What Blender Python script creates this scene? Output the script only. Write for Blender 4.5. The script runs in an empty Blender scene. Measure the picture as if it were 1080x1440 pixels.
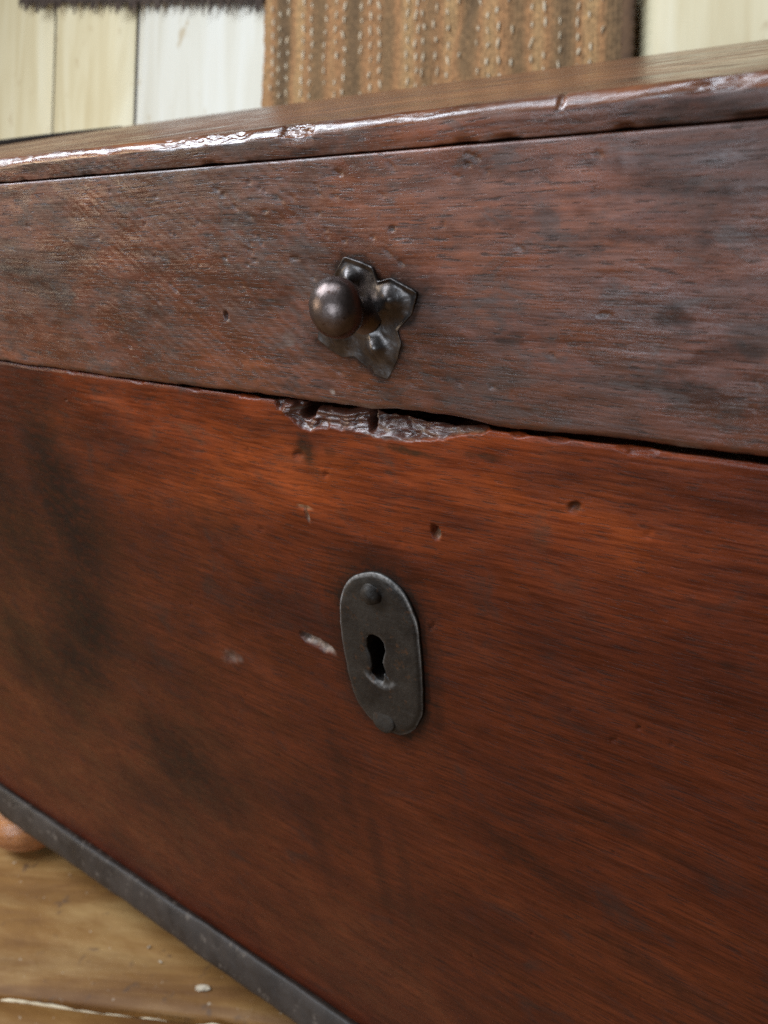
import bpy, bmesh, math, random
import numpy as np
from mathutils import Vector, Matrix

random.seed(7)
rng = np.random.default_rng(11)
S = bpy.context.scene
C = S.collection

# ------------------------------------------------------------------ camera
cam_d = bpy.data.cameras.new('camera')
cam = bpy.data.objects.new('camera', cam_d)
C.objects.link(cam)
RX = (0.80785, 0.57551, -0.12715)
UP = (-0.17963, 0.44588, 0.87688)
FW = (-0.56135, 0.68555, -0.46358)
m = Matrix.Identity(4)
for i in range(3):
    m[i][0], m[i][1], m[i][2] = RX[i], UP[i], -FW[i]
m.translation = (0.16779, -0.19121, 0.57613)
cam.matrix_world = m
cam_d.sensor_fit = 'VERTICAL'
cam_d.sensor_height = 24.0
cam_d.lens = 24.0 * 1150 / 1440
cam_d.clip_start = 0.01
cam_d.clip_end = 50
cam_d.dof.use_dof = True
cam_d.dof.focus_distance = 0.262
cam_d.dof.aperture_fstop = 10.0
S.camera = cam

# ------------------------------------------------------------------ light: a window up to the left, a second one across the room
w = bpy.data.worlds.new('World')
S.world = w
w.use_nodes = True
w.node_tree.nodes['Background'].inputs[0].default_value = (1.0, 0.86, 0.72, 1)
w.node_tree.nodes['Background'].inputs[1].default_value = 0.04


def area(name, loc, target, sx, sy, power, col):
    d = bpy.data.lights.new(name, 'AREA')
    d.shape = 'RECTANGLE'
    d.size, d.size_y, d.energy, d.color = sx, sy, power, col
    o = bpy.data.objects.new(name, d)
    C.objects.link(o)
    o.location = loc
    o.rotation_euler = (Vector(target) - Vector(loc)).to_track_quat('-Z', 'Y').to_euler()
    return o


TGT = (-0.05, 0.0, 0.45)
area('window_light', (-1.20, -0.30, 1.52), TGT, 0.30, 0.75, 15, (0.80, 0.89, 1.0))
area('window_light', (-0.98, -0.62, 1.52), TGT, 0.30, 0.75, 15, (0.80, 0.89, 1.0))
area('far_window_light', (-0.35, -2.6, 0.72), (0, 0, 0.55), 1.1, 0.5, 26, (0.72, 0.86, 1.0))
area('roof_window_light', (-0.35, -0.62, 2.15), TGT, 0.55, 0.8, 17, (0.76, 0.87, 1.0))
area('side_fill_light', (-2.1, -1.2, 0.80), (0, 0, 0.55), 0.8, 0.45, 10, (1.0, 0.82, 0.60))  # added fill lamp for the sheen on the left of the lid

S.cycles.use_denoising = False
S.cycles.sample_clamp_indirect = 4.0
S.view_settings.view_transform = 'Standard'
S.view_settings.look = 'None'
S.view_settings.exposure = 0.0
S.view_settings.gamma = 1.0
S.view_settings.use_curve_mapping = False


# ------------------------------------------------------------------ numpy noise
def vnoise2(x, y, seed=0):
    r = np.random.default_rng(seed)
    T = r.random((256, 256))
    xi, yi = np.floor(x).astype(int), np.floor(y).astype(int)
    fx, fy = x - xi, y - yi
    fx, fy = fx * fx * (3 - 2 * fx), fy * fy * (3 - 2 * fy)
    a, b = T[xi % 256, yi % 256], T[(xi + 1) % 256, yi % 256]
    c, d = T[xi % 256, (yi + 1) % 256], T[(xi + 1) % 256, (yi + 1) % 256]
    return (a * (1 - fx) + b * fx) * (1 - fy) + (c * (1 - fx) + d * fx) * fy


def fbm(x, y, seed=0, octv=4, gain=0.5):
    s, amp, tot = 0, 1, 0
    for k in range(octv):
        s = s + amp * (vnoise2(x * 2 ** k, y * 2 ** k, seed + k) - 0.5)
        tot += amp
        amp *= gain
    return s / tot * 2


def sstep(a, b, x):
    t = np.clip((x - a) / (b - a), 0, 1)
    return t * t * (3 - 2 * t)


# ------------------------------------------------------------------ object helpers
def link(name, me, mat=None, parent=None, smooth=True):
    o = bpy.data.objects.new(name, me)
    C.objects.link(o)
    if mat is not None and not me.materials:
        me.materials.append(mat)
    if smooth:
        me.shade_smooth()
    if parent is not None:
        o.parent = parent
        o.matrix_parent_inverse = PW[parent.name].inverted()
    PW[o.name] = Matrix.Identity(4)
    return o


PW = {}


def empty(name, loc):
    o = bpy.data.objects.new(name, None)
    C.objects.link(o)
    o.location = loc
    o.empty_display_size = 0.05
    PW[o.name] = Matrix.Translation(loc)
    return o


def tag(o, label=None, cat=None, group=None, kind=None):
    for k, v in (('label', label), ('category', cat), ('group', group), ('kind', kind)):
        if v:
            o[k] = v
    return o


def gridmesh(name, P, closed_u=False, attrs=None):
    """P: (nu, nv, 3) points -> quad sheet"""
    nu, nv, _ = P.shape
    me = bpy.data.meshes.new(name)
    idx = np.arange(nu * nv).reshape(nu, nv)
    if closed_u:
        idx = np.concatenate([idx, idx[:1]], 0)
    q = np.stack([idx[:-1, :-1], idx[1:, :-1], idx[1:, 1:], idx[:-1, 1:]], -1).reshape(-1, 4)
    me.vertices.add(nu * nv)
    me.vertices.foreach_set('co', P.reshape(-1).astype(np.float32))
    me.loops.add(q.size)
    me.loops.foreach_set('vertex_index', q.reshape(-1).astype(np.int32))
    me.polygons.add(len(q))
    me.polygons.foreach_set('loop_start', np.arange(0, q.size, 4, dtype=np.int32))
    me.update(calc_edges=True)
    for k, v in (attrs or {}).items():
        a = me.attributes.new(k, 'FLOAT', 'POINT')
        a.data.foreach_set('value', np.ascontiguousarray(v, dtype=np.float32).reshape(-1))
    return me


def boxmesh(name, x0, x1, y0, y1, z0, z1, bev=0.0015, seg=2):
    bm = bmesh.new()
    bmesh.ops.create_cube(bm, size=1)
    for v in bm.verts:
        v.co = Vector(((x0 + x1) / 2 + v.co.x * (x1 - x0), (y0 + y1) / 2 + v.co.y * (y1 - y0), (z0 + z1) / 2 + v.co.z * (z1 - z0)))
    if bev:
        bmesh.ops.bevel(bm, geom=bm.edges[:], offset=bev, segments=seg, affect='EDGES')
    me = bpy.data.meshes.new(name)
    bm.to_mesh(me)
    bm.free()
    return me


def lathe(name, prof, n=48, axis=Vector((0, 0, 1)), origin=Vector((0, 0, 0)), jitter=0.0, seed=0):
    q = axis.to_track_quat('Z', 'Y')
    pts = np.zeros((n, len(prof), 3))
    for i in range(n):
        a = 2 * math.pi * i / n
        for j, (r_, h) in enumerate(prof):
            rr = r_
            v = q @ Vector((rr * math.cos(a), rr * math.sin(a), h)) + origin
            pts[i, j] = v
    if jitter:
        nn = fbm((pts[:, :, 0] + pts[:, :, 1] * 0.6) * 260, (pts[:, :, 2] - pts[:, :, 1] * 0.5) * 260, seed, 2)
        c = np.array(origin)
        pts = c + (pts - c) * (1 + jitter * nn[..., None])
    return gridmesh(name, pts, closed_u=True)


# ------------------------------------------------------------------ materials
def newmat(name):
    mt = bpy.data.materials.new(name)
    mt.use_nodes = True
    nt = mt.node_tree
    for n in list(nt.nodes):
        nt.nodes.remove(n)
    out = nt.nodes.new('ShaderNodeOutputMaterial')
    b = nt.nodes.new('ShaderNodeBsdfPrincipled')
    nt.links.new(b.outputs[0], out.inputs[0])
    return mt, nt, b


class NT:
    def __init__(self, nt):
        self.nt = nt

    def n(self, typ, **kw):
        nd = self.nt.nodes.new(typ)
        for k, v in kw.items():
            setattr(nd, k, v)
        return nd

    def l(self, a, b):
        self.nt.links.new(a, b)

    def coords(self, scale, rot=(0, 0, 0), src=None):
        if src is None:
            src = self.n('ShaderNodeTexCoord').outputs['Object']
        mp = self.n('ShaderNodeMapping')
        mp.inputs['Scale'].default_value = scale
        mp.inputs['Rotation'].default_value = rot
        self.l(src, mp.inputs[0])
        return mp.outputs[0]

    def noise(self, vec, scale=1.0, detail=4.0, rough=0.55, dist=0.0):
        t = self.n('ShaderNodeTexNoise')
        t.inputs['Scale'].default_value = scale
        t.inputs['Detail'].default_value = detail
        t.inputs['Roughness'].default_value = rough
        t.inputs['Distortion'].default_value = dist
        self.l(vec, t.inputs['Vector'])
        return t.outputs['Fac']

    def ramp(self, fac, stops):
        r = self.n('ShaderNodeValToRGB')
        e = r.color_ramp.elements
        while len(e) < len(stops):
            e.new(0.5)
        for el, (p, c) in zip(e, stops):
            el.position = p
            el.color = (*c, 1) if len(c) == 3 else c
        self.l(fac, r.inputs[0])
        return r.outputs[0]

    def rng(self, v, a, b, c=0.0, d=1.0):
        r = self.n('ShaderNodeMapRange')
        r.interpolation_type = 'SMOOTHSTEP'
        for i, x in zip((1, 2, 3, 4), (a, b, c, d)):
            r.inputs[i].default_value = x
        self.l(v, r.inputs[0])
        return r.outputs[0]

    def mix(self, fac, a, b, mode='MIX'):
        x = self.n('ShaderNodeMix', data_type='RGBA', blend_type=mode)
        for s, v in ((x.inputs[0], fac), (x.inputs[6], a), (x.inputs[7], b)):
            if hasattr(v, 'is_output'):
                self.l(v, s)
            elif isinstance(v, (int, float)):
                s.default_value = v
            else:
                s.default_value = (*v, 1)
        return x.outputs[2]

    def math(self, op, a, b=0.0):
        x = self.n('ShaderNodeMath', operation=op)
        for s, v in zip(x.inputs, (a, b)):
            if hasattr(v, 'is_output'):
                self.l(v, s)
            else:
                s.default_value = v
        return x.outputs[0]

    def attr(self, name):
        a = self.n('ShaderNodeAttribute')
        a.attribute_name = name
        return a.outputs['Fac']

    def bump(self, h, strength, dist, prev=None):
        b = self.n('ShaderNodeBump')
        b.inputs['Strength'].default_value = strength
        b.inputs['Distance'].default_value = dist
        self.l(h, b.inputs['Height'])
        if prev is not None:
            self.l(prev, b.inputs['Normal'])
        return b.outputs[0]


def mahogany(name, hi, mid, lo, tilt, rough, blotch_seed, pore=0.7, ripple=0.0, stain=0.6, spec=0.5, bk=1.0, sk=0.42, rv=0.16, patch=0.0):
    mt, nt, b = newmat(name)
    N = NT(nt)
    base = N.n('ShaderNodeTexCoord').outputs['Object']
    # shift so that different boards do not share their figure
    sh = N.n('ShaderNodeVectorMath', operation='ADD')
    N.l(base, sh.inputs[0])
    sh.inputs[1].default_value = (blotch_seed * 3.7, blotch_seed * 1.3, blotch_seed * 2.1)
    src0 = sh.outputs[0]
    # slow warp of the grain direction
    wv = N.n('ShaderNodeTexNoise')
    wv.inputs['Scale'].default_value = 5.0
    wv.inputs['Detail'].default_value = 2
    N.l(src0, wv.inputs['Vector'])
    sub = N.n('ShaderNodeVectorMath', operation='MULTIPLY_ADD')
    N.l(wv.outputs['Color'], sub.inputs[0])
    sub.inputs[1].default_value = (0.0, 0.01, 0.016)
    N.l(src0, sub.inputs[2])
    src = sub.outputs[0]
    streak = N.noise(N.coords((9, 120, 260), (0, tilt, 0), src), 1.0, 8, 0.70, 0.6)
    fine = N.noise(N.coords((50, 600, 900), (0, tilt, 0), src), 1.0, 5, 0.68)
    blotch = N.noise(N.coords((1.0, 1.0, 1.9), (0, tilt, 0), src0), 13.0, 5, 0.62, 0.3)
    blotch2 = N.noise(N.coords((1.0, 1.0, 1.5), (0, 0, 0), src0), 38.0, 4, 0.65, 0.6)
    c = N.ramp(blotch, [(0.28, lo), (0.50, mid), (0.72, hi)])
    s = N.ramp(streak, [(0.30, (0.30, 0.24, 0.22)), (0.50, (0.86, 0.82, 0.80)), (0.68, (1.28, 1.2, 1.1))])
    c = N.mix(sk, c, s, 'MULTIPLY')
    f = N.ramp(fine, [(0.34, (0.42, 0.34, 0.30)), (0.52, (1.0, 1.0, 1.0)), (0.66, (1.35, 1.3, 1.25))])
    c = N.mix(0.8, c, f, 'MULTIPLY')
    # old wax and grime settled in patches
    gr = N.math('MULTIPLY', N.rng(blotch2, 0.56, 0.74), stain)
    c = N.mix(gr, c, (0.030, 0.022, 0.018))
    if patch:
        p1 = N.noise(N.coords((1.0, 1.0, 2.0), (0, 0.12, 0), src0), 46.0, 6, 0.68, 0.8)
        p2 = N.noise(N.coords((1.0, 1.0, 2.2), (0, -0.1, 0), src0), 33.0, 5, 0.66, 0.6)
        c = N.mix(N.math('MULTIPLY', N.rng(p2, 0.52, 0.60), patch * 0.7), c, (0.20, 0.055, 0.028))
        c = N.mix(N.math('MULTIPLY', N.rng(p1, 0.53, 0.61), patch), c, (0.062, 0.052, 0.046))
    # long pores
    pr = N.noise(N.coords((150, 1200, 1900), (0, tilt, 0), src), 1.0, 2, 0.5)
    pm = N.rng(pr, 0.59, 0.66)
    c = N.mix(N.math('MULTIPLY', pm, pore), c, (0.018, 0.008, 0.005))
    grime_or_dim = N.attr('grime_or_dim')
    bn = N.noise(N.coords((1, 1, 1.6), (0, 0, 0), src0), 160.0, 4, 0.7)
    gm = N.math('MULTIPLY', grime_or_dim, N.rng(bn, 0.25, 0.6, 0.45, 1.0))
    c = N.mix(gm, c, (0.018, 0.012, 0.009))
    worn_or_glint = N.attr('worn_or_glint')
    wm = N.math('MULTIPLY', worn_or_glint, N.rng(bn, 0.30, 0.55, 0.55, 1.0))
    wc = N.ramp(bn, [(0.35, (0.16, 0.10, 0.075)), (0.6, (0.34, 0.26, 0.21))])
    c = N.mix(wm, c, wc)
    warm_tone = N.attr('warm')  # orange tone of the worn finish below the lid crack
    c = N.mix(warm_tone, c, N.mix(1.0, c, (2.7, 2.5, 1.7), 'MULTIPLY'))
    N.l(c, b.inputs['Base Color'])
    rr = N.math('ADD', N.math('MULTIPLY', N.rng(blotch2, 0.34, 0.64), rv), rough)
    rr = N.math('ADD', rr, N.math('MULTIPLY', pm, 0.2))
    gl = N.attr('gloss')
    rr = N.math('SUBTRACT', rr, N.math('MULTIPLY', gl, 0.06))
    sp_ = N.math('ADD', N.math('MULTIPLY', N.math('SUBTRACT', 1.0, N.math('MULTIPLY', grime_or_dim, 0.8)), spec), N.math('MULTIPLY', gl, 0.4))
    N.l(rr, b.inputs['Roughness'])
    N.l(sp_, b.inputs['Specular IOR Level'])
    h = N.math('SUBTRACT', N.math('MULTIPLY', fine, 0.5), pm)
    nb = N.bump(h, 0.35 * bk, 0.0005)
    nb = N.bump(streak, 0.25 * bk, 0.0012, nb)
    mid_n = N.noise(N.coords((60, 90, 120), (0, 0, 0), src0), 1.0, 5, 0.65)
    nb = N.bump(mid_n, 0.30 * bk, 0.0012, nb)
    if ripple:
        wv2 = N.n('ShaderNodeTexWave')
        wv2.inputs['Scale'].default_value = 85
        wv2.inputs['Distortion'].default_value = 5
        wv2.inputs['Detail'].default_value = 3
        wv2.inputs['Detail Scale'].default_value = 1.4
        N.l(N.coords((1, 1, 1), (0, math.radians(52), 0), src0), wv2.inputs['Vector'])
        sx = N.n('ShaderNodeSeparateXYZ')
        N.l(base, sx.inputs[0])
        rm = N.math('MULTIPLY', N.rng(sx.outputs[0], -0.16, -0.09), N.rng(sx.outputs[0], -0.02, 0.03, 1.0, 0.0))
        rm = N.math('MULTIPLY', rm, N.rng(blotch, 0.35, 0.6, 0.3, 1.0))
        nb = N.bump(N.math('MULTIPLY', wv2.outputs['Fac'], rm), ripple, 0.0006, nb)
    N.l(nb, b.inputs['Normal'])
    return mt


M_BODY = mahogany('body_mahogany', (0.130, 0.029, 0.010), (0.090, 0.0185, 0.0068), (0.055, 0.012, 0.006), math.radians(1), 0.27, 1.0, pore=0.6, stain=0.45, spec=0.20, bk=0.8, sk=0.22)
M_LID = mahogany('lid_mahogany', (0.26, 0.080, 0.034), (0.132, 0.043, 0.021), (0.058, 0.027, 0.018), math.radians(1), 0.27, 2.0, pore=0.75, ripple=0.20, stain=0.7, spec=0.66, sk=0.5, rv=0.22, patch=0.42)
M_TOP = mahogany('lid_top_mahogany', (0.36, 0.14, 0.060), (0.23, 0.085, 0.038), (0.12, 0.05, 0.028), 0.0, 0.17, 3.0, pore=0.4, stain=0.6, bk=0.5, spec=0.9)
M_FOOT = mahogany('turned_foot_wood', (0.62, 0.29, 0.12), (0.50, 0.21, 0.08), (0.34, 0.13, 0.05), 0.0, 0.20, 4.0, pore=0.2, stain=0.1)


def simple(name, base, alt, scale, rough, metal=0.0, bumps=((30, .3, .001),), rvar=0.12, alt2=None, spec=0.5):
    mt, nt, b = newmat(name)
    N = NT(nt)
    co = N.coords((1, 1, 1))
    a = N.noise(co, scale, 5, 0.62, 0.3)
    c = N.ramp(a, [(0.35, base), (0.65, alt)])
    if alt2:
        d = N.noise(co, scale * 3.1, 4, 0.65)
        c = N.mix(N.rng(d, 0.58, 0.70), c, alt2)
    if metal:
        wn = N.math('MULTIPLY', N.attr('worn_or_glint'), N.rng(N.noise(co, 420, 3, 0.6), 0.3, 0.6, 0.25, 1.0))
        c = N.mix(wn, c, (0.36, 0.34, 0.32))
    N.l(c, b.inputs['Base Color'])
    N.l(N.math('ADD', N.math('MULTIPLY', a, rvar), rough), b.inputs['Roughness'])
    b.inputs['Metallic'].default_value = metal
    b.inputs['Specular IOR Level'].default_value = spec
    nb = None
    for s_, st, di in bumps:
        nb = N.bump(N.noise(co, s_, 4, 0.6), st, di, nb)
    N.l(nb, b.inputs['Normal'])
    return mt


M_IRON = simple('dark_iron', (0.020, 0.016, 0.013), (0.040, 0.032, 0.025), 90, 0.40, 0.3, ((110, .4, .0014), (480, .5, .0007)), 0.26, (0.070, 0.034, 0.017), 0.25)
M_PLATE = simple('knob_plate_metal', (0.060, 0.050, 0.045), (0.15, 0.135, 0.13), 130, 0.26, 0.9, ((120, .22, .0012), (500, .25, .0004)), 0.2, (0.08, 0.058, 0.045))
M_BALL = simple('knob_bronze', (0.090, 0.068, 0.060), (0.16, 0.122, 0.11), 130, 0.24, 0.9, ((140, .22, .0008), (700, .2, .0003)), 0.2, (0.07, 0.042, 0.032))
M_MOULD = simple('black_moulding_paint', (0.024, 0.017, 0.013), (0.046, 0.034, 0.027), 45, 0.40, 0.0, ((60, .5, .0016), (350, .45, .0006)), 0.2, (0.11, 0.085, 0.066), 0.28)


def floor_mat(name, seed):
    mt, nt, b = newmat(name)
    N = NT(nt)
    src = N.n('ShaderNodeTexCoord').outputs['Object']
    ad = N.n('ShaderNodeVectorMath', operation='ADD')
    oi = N.n('ShaderNodeObjectInfo')
    mu = N.n('ShaderNodeVectorMath', operation='SCALE')
    mu.inputs[0].default_value = (9, 5, 3)
    N.l(oi.outputs['Random'], mu.inputs['Scale'])
    N.l(src, ad.inputs[0])
    N.l(mu.outputs[0], ad.inputs[1])
    v = ad.outputs[0]
    g = N.noise(N.coords((3, 45, 20), (0, 0, 0), v), 1.0, 6, 0.6, 0.7)
    bl = N.noise(N.coords((2.6, 13, 5), (0, 0, 0), v), 1.6, 5, 0.6, 0.4)
    c = N.ramp(bl, [(0.32, (0.13, 0.052, 0.014)), (0.48, (0.235, 0.112, 0.030)), (0.62, (0.36, 0.21, 0.078))])
    c = N.mix(0.65, c, N.ramp(g, [(0.32, (0.58, 0.50, 0.42)), (0.55, (1.0, 1.0, 1.0)), (0.7, (1.1, 1.1, 1.1))]), 'MULTIPLY')
    sp = N.noise(N.coords((1, 1, 1), (0, 0, 0), v), 55, 3, 0.6, 0.2)
    c = N.mix(N.math('MULTIPLY', N.rng(sp, 0.61, 0.72), 0.75), c, (0.10, 0.055, 0.03))
    sp2 = N.noise(N.coords((1, 1, 1), (0, 0, 0), v), 170, 3, 0.6)
    c = N.mix(N.math('MULTIPLY', N.rng(sp2, 0.68, 0.76), 0.5), c, (0.70, 0.60, 0.46))
    N.l(c, b.inputs['Base Color'])
    N.l(N.rng(bl, 0.3, 0.7, 0.60, 0.42), b.inputs['Roughness'])
    b.inputs['Specular IOR Level'].default_value = 0.2
    nb = N.bump(g, 0.3, 0.0015)
    nb = N.bump(sp, 0.35, 0.002, nb)
    N.l(nb, b.inputs['Normal'])
    return mt


M_FLOOR = floor_mat('waxed_pine_floor', 0)


def wall_mat(name, c0, c1, c2):
    mt, nt, b = newmat(name)
    N = NT(nt)
    v = N.n('ShaderNodeTexCoord').outputs['Object']
    oi = N.n('ShaderNodeObjectInfo')
    mu = N.n('ShaderNodeVectorMath', operation='SCALE')
    mu.inputs[0].default_value = (9, 5, 3)
    N.l(oi.outputs['Random'], mu.inputs['Scale'])
    ad = N.n('ShaderNodeVectorMath', operation='ADD')
    N.l(v, ad.inputs[0])
    N.l(mu.outputs[0], ad.inputs[1])
    v = ad.outputs[0]
    a = N.noise(N.coords((30, 3, 3), (0, 0, 0), v), 1.0, 5, 0.55, 0.6)
    c = N.ramp(a, [(0.3, c0), (0.5, c1), (0.7, c2)])
    k = N.noise(N.coords((1.3, 0.8, 1), (0, 0, 0), v), 26, 3, 0.5)
    c = N.mix(N.math('MULTIPLY', N.rng(k, 0.63, 0.73), 0.6), c, (0.42, 0.30, 0.15))
    N.l(c, b.inputs['Base Color'])
    b.inputs['Roughness'].default_value = 0.6
    N.l(N.bump(a, 0.25, 0.002), b.inputs['Normal'])
    return mt


M_CREAM = wall_mat('cream_board_paint', (0.57, 0.46, 0.26), (0.66, 0.56, 0.35), (0.71, 0.62, 0.42))
M_WHITE = wall_mat('white_board_paint', (0.58, 0.53, 0.42), (0.65, 0.61, 0.51), (0.69, 0.66, 0.58))


def cloth_mat(name, stops, rough=0.9):
    mt, nt, b = newmat(name)
    N = NT(nt)
    v = N.n('ShaderNodeTexCoord').outputs['Object']
    t = N.attr('stripe_shade')
    c = N.ramp(t, stops)
    sp = N.noise(N.coords((1, 0.6, 1), (0, 0, 0), v), 240, 4, 0.7)
    c = N.mix(0.85, c, N.ramp(sp, [(0.3, (0.45, 0.42, 0.40)), (0.5, (0.95, 0.95, 0.95)), (0.7, (1.6, 1.5, 1.4))]), 'MULTIPLY')
    N.l(c, b.inputs['Base Color'])
    b.inputs['Roughness'].default_value = rough
    b.inputs['Specular IOR Level'].default_value = 0.15
    N.l(N.bump(sp, 0.6, 0.002), b.inputs['Normal'])
    return mt


M_RUG = cloth_mat('brown_wool_weave', [(0.0, (0.115, 0.074, 0.042)), (0.35, (0.21, 0.125, 0.062)), (0.65, (0.33, 0.170, 0.078)), (1.0, (0.40, 0.255, 0.12))])
M_YARN = simple('cream_yarn', (0.62, 0.47, 0.30), (0.80, 0.68, 0.50), 60, 0.85, 0, ((500, .5, .001),))
M_EDGE = simple('dark_brown_edge', (0.085, 0.045, 0.024), (0.13, 0.07, 0.035), 80, 0.9, 0, ((400, .5, .001),))
M_FRINGE = simple('dark_wool_fringe', (0.050, 0.034, 0.026), (0.10, 0.066, 0.050), 60, 0.9, 0, ((400, .5, .001),))
M_FLAKE = simple('pale_flake', (0.42, 0.33, 0.22), (0.62, 0.52, 0.40), 120, 0.7)
M_FILL = simple('pale_gap_filling', (0.60, 0.47, 0.30), (0.78, 0.66, 0.46), 90, 0.8, 0, ((150, .5, .002),))
M_DARK = simple('dark_inside_wood', (0.020, 0.014, 0.010), (0.035, 0.022, 0.015), 40, 0.8)

# ------------------------------------------------------------------ floor
FA = math.atan2(0.081, 0.174)          # boards run at an angle to the chest
fdir = np.array([math.cos(FA), math.sin(FA)])
fnor = np.array([-math.sin(FA), math.cos(FA)])
gap_pt = np.array([-0.353, -0.0965])
floor = link('floor', boxmesh('floor', -2.2, 2.2, -2.2, 2.2, -0.06, -0.024, 0), M_DARK, smooth=False)
tag(floor, kind='structure')
PWD = 0.172
Rz = Matrix.Rotation(FA, 4, 'Z')
base_off = float(gap_pt @ fnor)
plank_me = {}
for i in range(-9, 10):
    yc0 = base_off + i * PWD
    L0 = -1.9 + 0.3 * ((i * 37) % 7) / 7
    L1 = 1.9
    ny, nx = 14, 70
    u = np.linspace(L0, L1, nx)
    wv = np.array([0, 0.0012, 0.0035] + list(np.linspace(0.012, PWD - 0.018, 8)) + [PWD - 0.0045, PWD - 0.0028, PWD - 0.0024])
    zz = np.array([-0.022, -0.0022, -0.0004] + [0.0] * 8 + [-0.0004, -0.0022, -0.022])
    U, W = np.meshgrid(u, wv, indexing='ij')
    Zp = np.broadcast_to(zz, U.shape) + 0.0012 * fbm(U * 6, W * 20 + i * 5, 40, 3) * (zz > -0.01) - 0.0006
    Zp = np.minimum(Zp, 0.0)
    W2 = W + 0.0016 * fbm(U * 30, U * 0 + i * 9.1 + (W > .08) * 4, 50, 4)
    P = np.stack([U, W2 - PWD / 2, Zp], -1)
    o = link('plank', gridmesh('plank', P[:, ::-1]), M_FLOOR, None)
    o.matrix_world = Rz @ Matrix.Translation((0, yc0 + PWD / 2, 0))
    o.parent = floor
# pale filling in the joint between two boards near the chest
u = np.linspace(-0.75, 0.5, 400)
k = np.linspace(0, 1, 5)
U, K = np.meshgrid(u, k, indexing='ij')
rag = 0.0010 + 0.0016 * np.clip(fbm(U * 45, U * 0 + 3, 61, 4) + 0.35, 0, 1)
Wf = base_off - 0.0015 + (K - 0.5) * 2 * rag
Zf = -0.0075 + 0.0075 * np.sin(np.pi * K) * np.clip(0.55 + 1.1 * fbm(U * 38, K * 2 + 9, 62, 4), 0, 1.1)
P = np.stack([U * fdir[0] + Wf * fnor[0], U * fdir[1] + Wf * fnor[1], Zf], -1)
o = link('joint_filling', gridmesh('joint_filling', P[:, ::-1]), M_FILL)
o.parent = floor

# ------------------------------------------------------------------ leaning board panel behind the chest
pu = np.array([-0.18 + 0.028, 0.446 + 0.02, 0.877])
pu /= np.linalg.norm(pu)                     # up along the boards
px_ = np.array([1.0, 0.0, 0.0])
px_ = px_ - pu * (px_ @ pu)
px_ /= np.linalg.norm(px_)
pn = np.cross(px_, pu)                       # faces away from the viewer or towards
if pn[1] > 0:
    pn = -pn
p0 = np.array([0.0, 0.445, 0.0])


camo = np.array(m.translation)
Rm = np.array([RX, [-v for v in UP], FW]).T


def on_panel(px, py, off=0.0):
    """point of the panel plane (board coordinates s, t) under a photo pixel: used only to read off sizes"""
    d = Rm @ np.array([px - 540.0, py - 720.0, 1150.0])
    q0 = p0 + pn * off
    t = ((q0 - camo) @ pn) / (d @ pn)
    q = camo + d * t - q0
    return q @ px_, q @ pu


PM = Matrix.Identity(4)
for i in range(3):
    PM[i][0], PM[i][1], PM[i][2] = px_[i], pu[i], pn[i]
PM.translation = Vector(p0)
wall = empty('board_wall', tuple(p0))
tag(wall, 'cream and white painted wall of upright boards behind the chest', 'wall')
edges = [on_panel(x, 100)[0] for x in (65, 180, 430, 700, 880, 1190)]
wdt = edges[1] - edges[0]
edges = [edges[0] - wdt * q for q in (6.3, 5.2, 4.2, 3.1, 2.1, 1.0)] + edges
edges += [edges[-1] + wdt * q for q in (1.8, 3.4, 5.2)]
wall.matrix_world = PM
PW[wall.name] = PM
for i in range(-4, len(edges) - 5):
    a, b_ = edges[i + 4], edges[i + 5]
    gap = {2: 0.0060, 3: 0.0080}.get(i, 0.0012)
    x = np.linspace(a + gap * 0.5, b_ - (0.0080 if i == 2 else 0.0060 if i == 1 else 0.0016) * 0.5, 12)
    prof = np.array([-0.016, -0.002, -0.0004] + [0.0] * 6 + [-0.0004, -0.002, -0.016])
    t = np.linspace(0.0, 1.5, 40)
    X_, T_ = np.meshgrid(x, t, indexing='ij')
    Zq = prof[:, None] + 0.0008 * fbm(T_ * 6, X_ * 25 + i * 3 + 40, 70, 3)
    o = link('plank', gridmesh('plank', np.stack([X_, T_, Zq], -1)), M_WHITE if i in (3,) else M_CREAM)
    o.parent = wall
backing = link('backing_board', boxmesh('backing_board', edges[0] - 0.02, edges[-1] + 0.02, 0.0, 1.5, -0.045, -0.017, 0), M_DARK, smooth=False)
backing.parent = wall

# ------------------------------------------------------------------ woven rug hanging on the boards
OFF = 0.010
rl = on_panel(371, 60, OFF)[0]
rr_ = on_panel(877, 40, OFF)[0]
rb = on_panel(620, 120, OFF)[1] - 0.16
rt = on_panel(620, 0, OFF)[1] + 0.30
rug = empty('hanging_rug', (0, 0, 0))
RM_ = PM @ Matrix.Translation(((rl + rr_) / 2, rb, OFF))
rug.matrix_world = RM_
tag(rug, 'brown striped woven rug with cream stitches hanging behind the chest lid', 'rug')
RW, RH = rr_ - rl, rt - rb
nx, nt_ = 300, 260
x = np.linspace(-RW / 2, RW / 2, nx)
t = np.linspace(0, RH, nt_)
X_, T_ = np.meshgrid(x, t, indexing='ij')


def rug_h(X, T):
    h = 0.006 * np.exp(-((X - 0.045 - 0.35 * (T - 0.16) - 0.02 * np.sin(T * 25)) / 0.018) ** 2) * -1
    h = h + 0.005 * np.exp(-((X - 0.085 - 0.3 * (T - 0.16)) / 0.025) ** 2)
    return h + 0.003 * fbm(X * 14, T * 7, 81, 3)


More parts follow.
